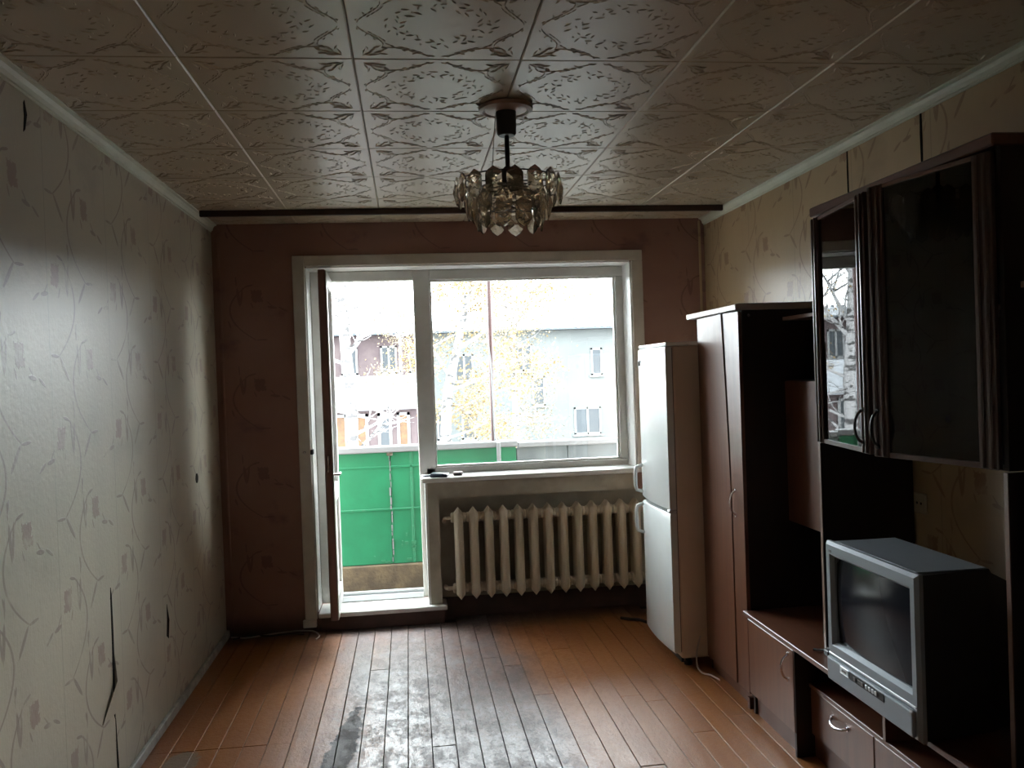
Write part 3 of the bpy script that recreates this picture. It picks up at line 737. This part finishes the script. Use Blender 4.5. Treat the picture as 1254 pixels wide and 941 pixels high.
# shoulder line, control panel and buttons under the screen
MB().box(VX-.003, VX+.001, VN+.014, VF-.014, .532, .538, .001).build('trim_line', M['tv_light'], t)
MB().box(VX-.012, VX+.002, VN+.016, VF-.016, V0+.012, .526, .006).build('lower_fascia', M['tv_silver'], t)
MB().box(VX-.014, VX-.0118, mid-.105, mid+.095, .496, .522, .001).build('control_panel', M['rubber'], t)
for i, (dy, w) in enumerate(((.062,.010),(.035,.012),(.018,.012),(-.008,.008),(-.026,.008),(-.044,.008),(-.062,.008))):
    MB().box(VX-.0175, VX-.0139, mid+dy-w, mid+dy+w*.4, .503, .516, .001).build('button', M['tv_light' if i > 2 else 'gasket'], t)
b = MB().box(VX-.0145, VX-.0118, mid+.10, mid+.155, .498, .522, .002); b.build('power_plate', M['tv_light'], t)
MB().box(VX-.0165, VX-.0144, mid+.115, mid+.140, .506, .514, .001).build('power_button', M['gasket'], t)
MB().box(VX-.0012, VX+.001, VF-.046, VF-.030, V1-.034, V1-.026).build('maker_mark', M['gasket'], t)
# casing behind the bezel, stepping down to the tube neck
def ring(x, y0, y1, z0, z1): return [(x, y0, z0), (x, y1, z0), (x, y1, z1), (x, y0, z1)]
MB().loops([ring(VX+.0225, VN+.004, VF-.004, V0+.004, V1-.003), ring(2.755, VN+.030, VF-.030, V0+.004, V1-.003), ring(2.765, VN+.034, VF-.034, V0+.004, V1-.016), ring(2.90, VN+.09, VF-.09, V0+.02, .83), ring(2.955, VN+.13, VF-.13, V0+.05, .78)]).build('back_casing', M['tv_back'], t)
MB().box(VX+.023, 2.75, VN+.030, VF-.030, V1-.0029, V1+.0005, .001).build('top_cover', M['tv_silver'], t)
o = thing('remote_gadget', (2.63, 2.985, TZ), 'small black gadget with pale tip lying on the stand left of the television', 'gadget')
MB().box(2.615, 2.66, 2.955, 2.990, TZ+.0005, TZ+.022, .004).build('body', M['rubber'], o)
MB().tube([(2.63, 2.985, TZ+.018), (2.615, 3.01, TZ+.010), (2.60, 3.035, TZ+.006)], .005, 8).build('plug', M['rubber'], o)
MB().tube([(2.625, 2.985, TZ+.024), (2.64, 2.96, TZ+.028)], .004, 8).build('tip', M['tv_light'], o)

# ------------------------------------------------------------------ near column at the right edge
t = thing('corner_cabinet', (2.86, 1.75, TZ), 'dark tall cabinet with chrome handle at the right edge beyond the television', 'cabinet')
MB().box(2.652, BK, 2.027, 2.043, TZ+.0005, 1.214, .001).build('side_panel', M['carcass'], t)
MB().box(2.6495, 2.6525, 2.0272, 2.0428, TZ+.001, 1.2135).build('edge_band', M['edgeband'], t)
MB().box(BK-.006, BK, 1.45, 2.027, TZ+.0005, 1.70).build('back_panel', M['carcass'], t)
MB().box(2.70, BK, 1.45, 1.466, TZ+.0005, 1.70, .001).build('side_panel', M['carcass'], t)
MB().box(2.70, BK-.006, 1.466, 2.027, 1.690, 1.706, .001).build('top_board', M['edgeband'], t)
MB().box(2.716, BK-.006, 1.466, 2.027, 1.20, 1.214, .001).build('shelf', M['carcass'], t)
dk = MB().box(2.700, 2.716, 1.468, 2.024, TZ+.02, 1.213, .002).build('door', M['carcass'], t)
bow((2.699, 1.985, .90), (2.699, 1.985, 1.0), (-.032, 0, 0)).build('handle', M['chrome'], dk)

# ------------------------------------------------------------------ socket, cables
t = thing('wall_socket', (RW, 3.0, .97), 'cream wall socket on the right wall above the television', 'socket')
MB().box(RW-.012, RW-.0005, 2.965, 3.043, .935, 1.013, .004).build('plate', M['socket'], t)
b = MB()
for y in (2.990, 3.015): b.lathe([(.005,0),(.005,-.0015)], (RW-.012, y, .974), 10, 'X')
b.build('contact_hole', M['rubber'], t)
def cable(nm, pts, r, m, label):
    P = [Vector(p) for p in pts]; S = []
    for i in range(len(P)-1):
        a, b_, c, d = P[max(i-1,0)], P[i], P[i+1], P[min(i+2,len(P)-1)]
        for k in range(6):
            s_ = k/6; S.append(.5*((2*b_) + (c-a)*s_ + (2*a-5*b_+4*c-d)*s_*s_ + (3*b_-a-3*c+d)*s_**3))
    S.append(P[-1])
    tag(MB().tube(S, r, 7).build(nm, M[m], None, True), label, 'cable')
cable('loose_cable', [(.03,5.235,.006),(.12,5.20,.007),(.20,5.225,.006),(.33,5.235,.014),(.44,5.215,.022),(.52,5.17,.026),(.555,5.12,.012),(.540,5.075,.005)], .0045, 'cable_white', 'pale cable curling on the floor below the open balcony door')
cable('floor_cable', [(.05,5.19,.007),(.16,5.235,.007),(.27,5.20,.008),(.36,5.225,.007),(.46,5.19,.007)], .005, 'cable_black', 'black cable lying on the floor along the window wall in the left corner')
cable('fridge_cable', [(2.545,4.155,.16),(2.515,4.13,.09),(2.505,4.10,.03),(2.515,4.06,.007),(2.545,4.02,.007),(2.562,3.95,.007)], .0045, 'cable_white', 'white cable hanging between the refrigerator and the wardrobe')
cable('black_cord', [(2.36,5.07,.007),(2.40,5.03,.009),(2.45,4.99,.012),(2.50,4.93,.007),(2.56,4.9,.007)], .009, 'cable_black', 'black cord on the floor under the radiator behind the refrigerator')

# ------------------------------------------------------------------ balcony
t = thing('balcony', (1.2, 6.0, -.12), 'green metal balcony parapet with white handrail outside the open door', 'balcony')
MB().box(-.6, 3.9, D+.401, 6.52, -.30, -.12).build('slab', M['concrete'], t)
MB().box(-.6, 3.9, 6.36, 6.46, -.12, .135, .01).build('curb', M['concrete'], t)
PY = 6.385
def sheet(x0, x1, z0, z1, m='green', dy=0): 
    MB().box(x0, x1, PY+dy, PY+.012+dy, z0, z1, .003).build('metal_sheet', M[m], t)
for x0, x1 in ((-.58, .97), (.976, 1.125), (1.131, 1.915)):
    for z0, z1 in ((.138, .540), (.546, .854), (.860, .965)):
        sheet(x0, x1, z0, z1, 'green', R.uniform(-.003, .003))
for k in range(5): sheet(1.921 + k*.39, 1.921 + (k+1)*.39 - .006, .138, .955, 'panel_grey', R.uniform(-.002, .002))
MB().box(-.6, 1.92, PY+.0125, PY+.05, .139, .95).build('backing', M['green_dark'], t)
MB().box(1.92, 3.9, PY+.0125, PY+.05, .139, .95).build('backing', M['panel_grey'], t)
MB().box(-.6, 1.93, 6.355, 6.47, .966, 1.012, .008).build('handrail', M['far_white'], t)
MB().box(1.93, 3.9, 6.355, 6.47, .956, .998, .008).build('handrail', M['far_white'], t)
for z in (.543, .857): MB().box(-.58, 1.915, PY-.006, PY+.002, z-.008, z+.008, .002).build('batten', M['green'], t)
MB().box(1.12, 1.136, PY-.006, PY+.002, .138, .965, .002).build('batten', M['green'], t)
b = MB(); z = .95
while z > .17:
    h = R.uniform(.015, .06); w = R.uniform(.002, .006); x = .972 + R.uniform(-.004, .004)
    b.box(x-w, x+w, PY-.0075, PY-.002, z-h, z); z -= h + R.uniform(.002, .03)
b.build('peeling_seam', M['far_white'], t)['kind'] = 'stuff'
MB().box(.952, .995, PY-.012, PY+.0, .94, .966, .003).build('bracket', M['rust'], t)
b = MB()
for k in range(26):
    x, z = R.choice([(R.uniform(.4,.9), R.choice([.543,.857])), (R.uniform(1.0,1.1), R.uniform(.2,.5)), (R.uniform(.75,1.1), R.uniform(.14,.2)), (1.128, R.uniform(.2,.9))])
    w, h = R.uniform(.004,.02), R.uniform(.004,.012); b.box(x-w, x+w, PY-.0085, PY-.001, z-h, z+h)
b = b.build('rust_flecks', M['green_dark'], t); b['kind'] = 'stuff'
t = thing('balcony_pole', (1.755, 6.44, 1.012), 'dark red pole rising from the balcony handrail in front of the window', 'pole')
MB().tube([(1.752, 6.43, 1.0125), (1.765, 6.43, 3.2)], .017, 12).build('shaft', M['pole_red'], t)
MB().tube([(1.762, 6.405, 1.0135), (1.752, 6.405, 1.6), (1.712, 6.405, 1.95), (1.706, 6.405, 3.2)], .006, 8).build('cord', M['far_white'], t)
MB().box(1.765, 1.795, 6.335, 6.3545, .80, 1.005, .003).build('bracket', M['far_white'], t)

# ------------------------------------------------------------------ street: ground, houses, trees
struct(MB().box(-90, 90, 8, 140, -7.5, -7).build('ground', M['ground']))
def window(par, x0, x1, z0, z1, y, m='far_glass', bars=1):
    f = MB(); w = .09
    f.box(x0, x1, y-.05, y+.02, z0, z0+w).box(x0, x1, y-.05, y+.02, z1-w, z1).box(x0, x0+w, y-.05, y+.02, z0, z1).box(x1-w, x1, y-.05, y+.02, z0, z1)
    for k in range(bars): 
        xm = x0 + (x1-x0)*(k+1)/(bars+1); f.box(xm-w/2, xm+w/2, y-.05, y+.02, z0, z1)
    f.box(x0-.08, x1+.08, y-.12, y+.02, z0-.07, z0)
    fo = f.build('window', M['far_white'], par)
    MB().box(x0+.02, x1-.02, y-.02, y+.02, z0+.02, z1-.02).build('pane', M[m], fo)
t = thing('apartment_building', (5, 44, -7), 'long pale apartment house with snowy roof across the street', 'building')
MB().box(2.2, 36, 40, 52, -7, 3.50).build('wall', M['facade'], t)
MB().box(-28, 2.199, 40.05, 52, -7, 3.50).build('wall', M['facade_pink'], t)
MB().box(-28, 36, 39.40, 52, 3.505, 3.60).build('eave', M['roof_dark'], t)
b = MB(); L = []
for y, z in ((39.35, 3.55), (45.5, 4.30), (45.6, 4.15), (39.45, 3.605)):
    L.append([(x, y, z + (.05*math.sin(i*pi) if 0 else (.06 if i % 2 else 0))) for i, x in enumerate([-28 + .16*q for q in range(400)])])
for a, c in ((0,1),(1,2),(2,3),(3,0)):
    va = [b.bm.verts.new(p) for p in L[a]]; vc = [b.bm.verts.new(p) for p in L[c]]
    for i in range(399): b.bm.faces.new((va[i], va[i+1], vc[i+1], vc[i]))
b.build('roof', M['snow'], t)
b = MB()
for q in range(230): b.box(-28+.28*q, -28+.28*q+.15, 45.45, 45.62, 4.27, 4.43)
b.build('ridge_cap', M['roof_dark'], t)['kind'] = 'stuff'
for x in (7.3, 1.0): MB().box(x-.25, x+.25, 44.5, 45.1, 4.1, 5.3, .02).build('chimney', M['far_white'], t)
for x0, x1, z0, z1, bars in ((8.9,10.2,-1.5,-.2,1),(6.92,7.55,-.06,1.36,0),(3.55,4.2,-1.5,-.2,0),(9.8,10.35,1.3,2.6,0),(3.3,4.2,1.2,2.5,1),(6.1,7.0,1.6,2.9,1),(12.2,13.4,-1.5,-.2,1),(12.4,13.4,1.3,2.6,1),(5.0,6.1,-4.4,-3.1,1),(8.9,10.2,-4.4,-3.1,1),(2.4,3.0,-1.5,-.2,0)):
    window(t, x0, x1, z0, z1, 40, bars=bars)
for x0 in (-7.2, -5.2, -3.2, -1.9, -.1, 1.2): window(t, x0, x0+.75, 1.7, 3.0, 40.05, bars=1)
t = thing('low_building', (-4, 30, -7), 'low brown house with snow covered roof behind the white birch', 'building')
MB().box(-16, 1.35, 28, 34, -7, .62).build('wall', M['facade_pink'], t)
MB().loops([[(-16.3, 27.6, .60), (-16.3, 31, 1.60), (-16.3, 34.4, .60), (-16.3, 34.4, .52), (-16.3, 31, 1.46), (-16.3, 27.6, .50)], [(1.5, 27.6, .60), (1.5, 31, 1.60), (1.5, 34.4, .60), (1.5, 34.4, .52), (1.5, 31, 1.46), (1.5, 27.6, .50)]]).build('roof', M['snow'], t)
for x0, x1, m in ((-3.2,-2.4,'far_glass'), (-1.9,-1.42,'far_orange'), (-1.34,-.86,'far_orange'), (-.62,-.20,'far_orange'), (.10,.55,'far_glass'), (.72,1.14,'far_orange')):
    window(t, x0, x1, -.85, .38, 28, m, 0)
def branch(b, p, d, l, r, lvl, up=.15, tips=None):
    pts = [p]; rs = [r]; q = p.copy(); dd = d.normalized(); k = 5
    for i in range(k):
        dd = (dd + Vector((R.uniform(-.22,.22), R.uniform(-.22,.22), R.uniform(-.12,.12)+up*.2))).normalized()
        q = q + dd*l/k; pts.append(q.copy()); rs.append(r*(1-.75*(i+1)/k))
    b.tube(pts, rs, 5 if lvl > 1 else 4, False)
    if tips is not None and lvl <= 1: tips.extend(pts[2:])
    if lvl > 0:
        for i in range(5 if lvl > 1 else 4):
            s_ = R.uniform(.3, 1); m = pts[min(k, int(s_*k))]
            a = R.uniform(0, 2*pi); nd = (dd*.6 + Vector((math.cos(a), math.sin(a)*.6, R.uniform(-.35,.6)))).normalized()
            branch(b, m, nd, l*R.uniform(.45,.65), r*.45, lvl-1, up, tips)
def trunk(pts, rs, par): smooth_by_angle(MB().tube(pts, rs, 12).build('trunk', M['birch'], par), 60)
t = thing('birch_tree', (.2, 14, -7), 'bare white birch tree in front of the low house, seen through the balcony door', 'tree')
trunk([(.25,14,-7),(.19,14,0),(.21,14,1.2),(.15,14,2.0),(.09,14.05,3.1),(.05,14.1,5.5),(.1,14.1,8)], [.15,.105,.095,.085,.07,.05,.02], t)
b = MB(); tips = []
for p, d, l, r in (((.21,14,1.25),(.9,.1,.35),.6,.035),((.16,14,1.9),(.75,-.1,.6),1.0,.05),((.17,14,1.75),(-.9,.1,.5),.7,.035),((.14,14,2.1),(.6,.3,.9),1.1,.045),((.12,14,2.4),(-.6,.1,.9),.9,.035),((.2,14,.6),(.8,-.2,.35),.9,.03),((.2,14,.95),(-.8,.2,.2),.5,.022),((.1,14.05,2.9),(.7,.1,.8),1.1,.035),((.2,14,.3),(.9,.2,.6),.8,.03),((.21,14,1.1),(.8,-.3,-.2),.8,.025)):
    branch(b, Vector(p), Vector(d), l, r, 2, .1, tips)
b.build('branches', M['birch'], t)
def leaves(nm, pts, per, spread, size, m, par, drop=0):
    vsx, fs = [], []
    for p in pts:
        for k in range(per):
            c = p + Vector((R.gauss(0,spread), R.gauss(0,spread), R.gauss(0,spread*.8) - drop*R.random()))
            a = Vector((R.uniform(-1,1), R.uniform(-1,1), R.uniform(-1,1))).normalized(); u = a.orthogonal().normalized(); v = a.cross(u); s_ = size*R.uniform(.6,1.3); n0 = len(vsx)
            vsx += [c-u*s_, c-v*s_*.55, c+u*s_, c+v*s_*.55]; fs.append((n0,n0+1,n0+2,n0+3))
    me = bpy.data.meshes.new(nm); me.from_pydata(vsx, [], fs); me.materials.append(M[m])
    o = bpy.data.objects.new(nm, me); C.objects.link(o); link(o, par); o['kind'] = 'stuff'; return o
leaves('foliage', [p for p in tips if p.x > .5 and p.z > 1.5], 3, .14, .024, 'leaf', t)
t = thing('yellow_birch', (1.95, 18, -7), 'yellow leaved birch with mottled trunk beside the window mullion', 'tree')
trunk([(1.8,18,-7),(1.85,18,0),(1.95,18,1.2),(2.2,18,2.2),(2.4,18,3.0),(2.6,18.1,5),(2.7,18.1,8)], [.17,.12,.10,.08,.06,.045,.02], t)
b = MB(); tips = []
for p, d, l, r in (((1.95,18,1.2),(1,0,.25),1.8,.04),((2.2,18,2.1),(1,.1,.5),1.8,.05),((2.0,18,1.5),(-.5,0,.9),1.2,.04),((2.3,18,2.6),(.9,.3,.5),2.0,.05),((2.4,18,3.0),(.6,-.2,.9),1.6,.04),((1.9,18,.7),(.9,.2,.4),1.4,.03),((2.35,18,2.8),(-.5,.2,.9),1.2,.03),((1.9,18,.2),(.8,0,.3),1.2,.03),((2.5,18,4.),(.8,0,.3),1.6,.03)):
    branch(b, Vector(p), Vector(d), l, r, 2, .05, tips)
b.build('branches', M['twig'], t)
leaves('foliage', tips, 10, .16, .036, 'leaf', t, .35)
t = thing('golden_tree', (4.3, 24, -7), 'broad golden autumn tree hanging before the pale apartment house', 'tree')
trunk([(4.3,24,-7),(4.2,24,-2),(4.1,24,.5),(4.12,24,3),(4.15,24,6),(4.2,24,9)], [.2,.14,.07,.055,.04,.02], t)
b = MB(); tips = []
for k in range(34):
    z = R.uniform(1.9, 7.0); a = R.uniform(0, 2*pi); dx = math.cos(a)
    branch(b, Vector((4.12, 24, z)), Vector((dx, math.sin(a)*.7, .25)), R.uniform(1.2, 2.3), .03, 2, 0, tips)
for k in range(7):
    z = R.uniform(-.8, 1.6); branch(b, Vector((4.1, 24, z)), Vector((R.choice([-1,1]), R.uniform(-.4,.4), .1)), R.uniform(.7, 1.3), .02, 2, 0, tips)
b.build('branches', M['twig'], t)
leaves('foliage', tips, 4, .22, .036, 'leaf_pale', t, .5)
t = thing('slender_larch', (.85, 37, -7), 'slender pale gold tree in front of the brown house end, behind the birch', 'tree')
trunk([(.85,37,-7),(.8,37,0),(.85,37,3),(.9,37,9)], [.13,.09,.07,.02], t)
b = MB(); tips = []
for k in range(20):
    z = R.uniform(1.6, 7.2); a = R.uniform(0, 2*pi)
    branch(b, Vector((.85, 37, z)), Vector((math.cos(a), math.sin(a)*.7, .2)), R.uniform(1.0, 1.9), .025, 2, 0, tips)
b.build('branches', M['twig'], t)
leaves('foliage', tips, 3, .2, .042, 'leaf_pale', t, .4)

t = thing('golden_maple', (-2.3, 19, -7), 'golden leaved tree mirrored in the left glass door of the hanging cabinet', 'tree')
trunk([(-2.3,19,-7),(-2.3,19,-2),(-2.25,19,1),(-2.3,19,5)], [.16,.11,.07,.02], t)
b = MB(); tips = []
for k in range(22):
    z = R.uniform(-.6, 4.6); a = R.uniform(0, 2*pi)
    branch(b, Vector((-2.27, 19, z)), Vector((math.cos(a), math.sin(a)*.7, .2)), R.uniform(.7, 1.25), .022, 2, 0, tips)
b.build('branches', M['twig'], t)
leaves('foliage', tips, 4, .16, .036, 'leaf', t, .3)
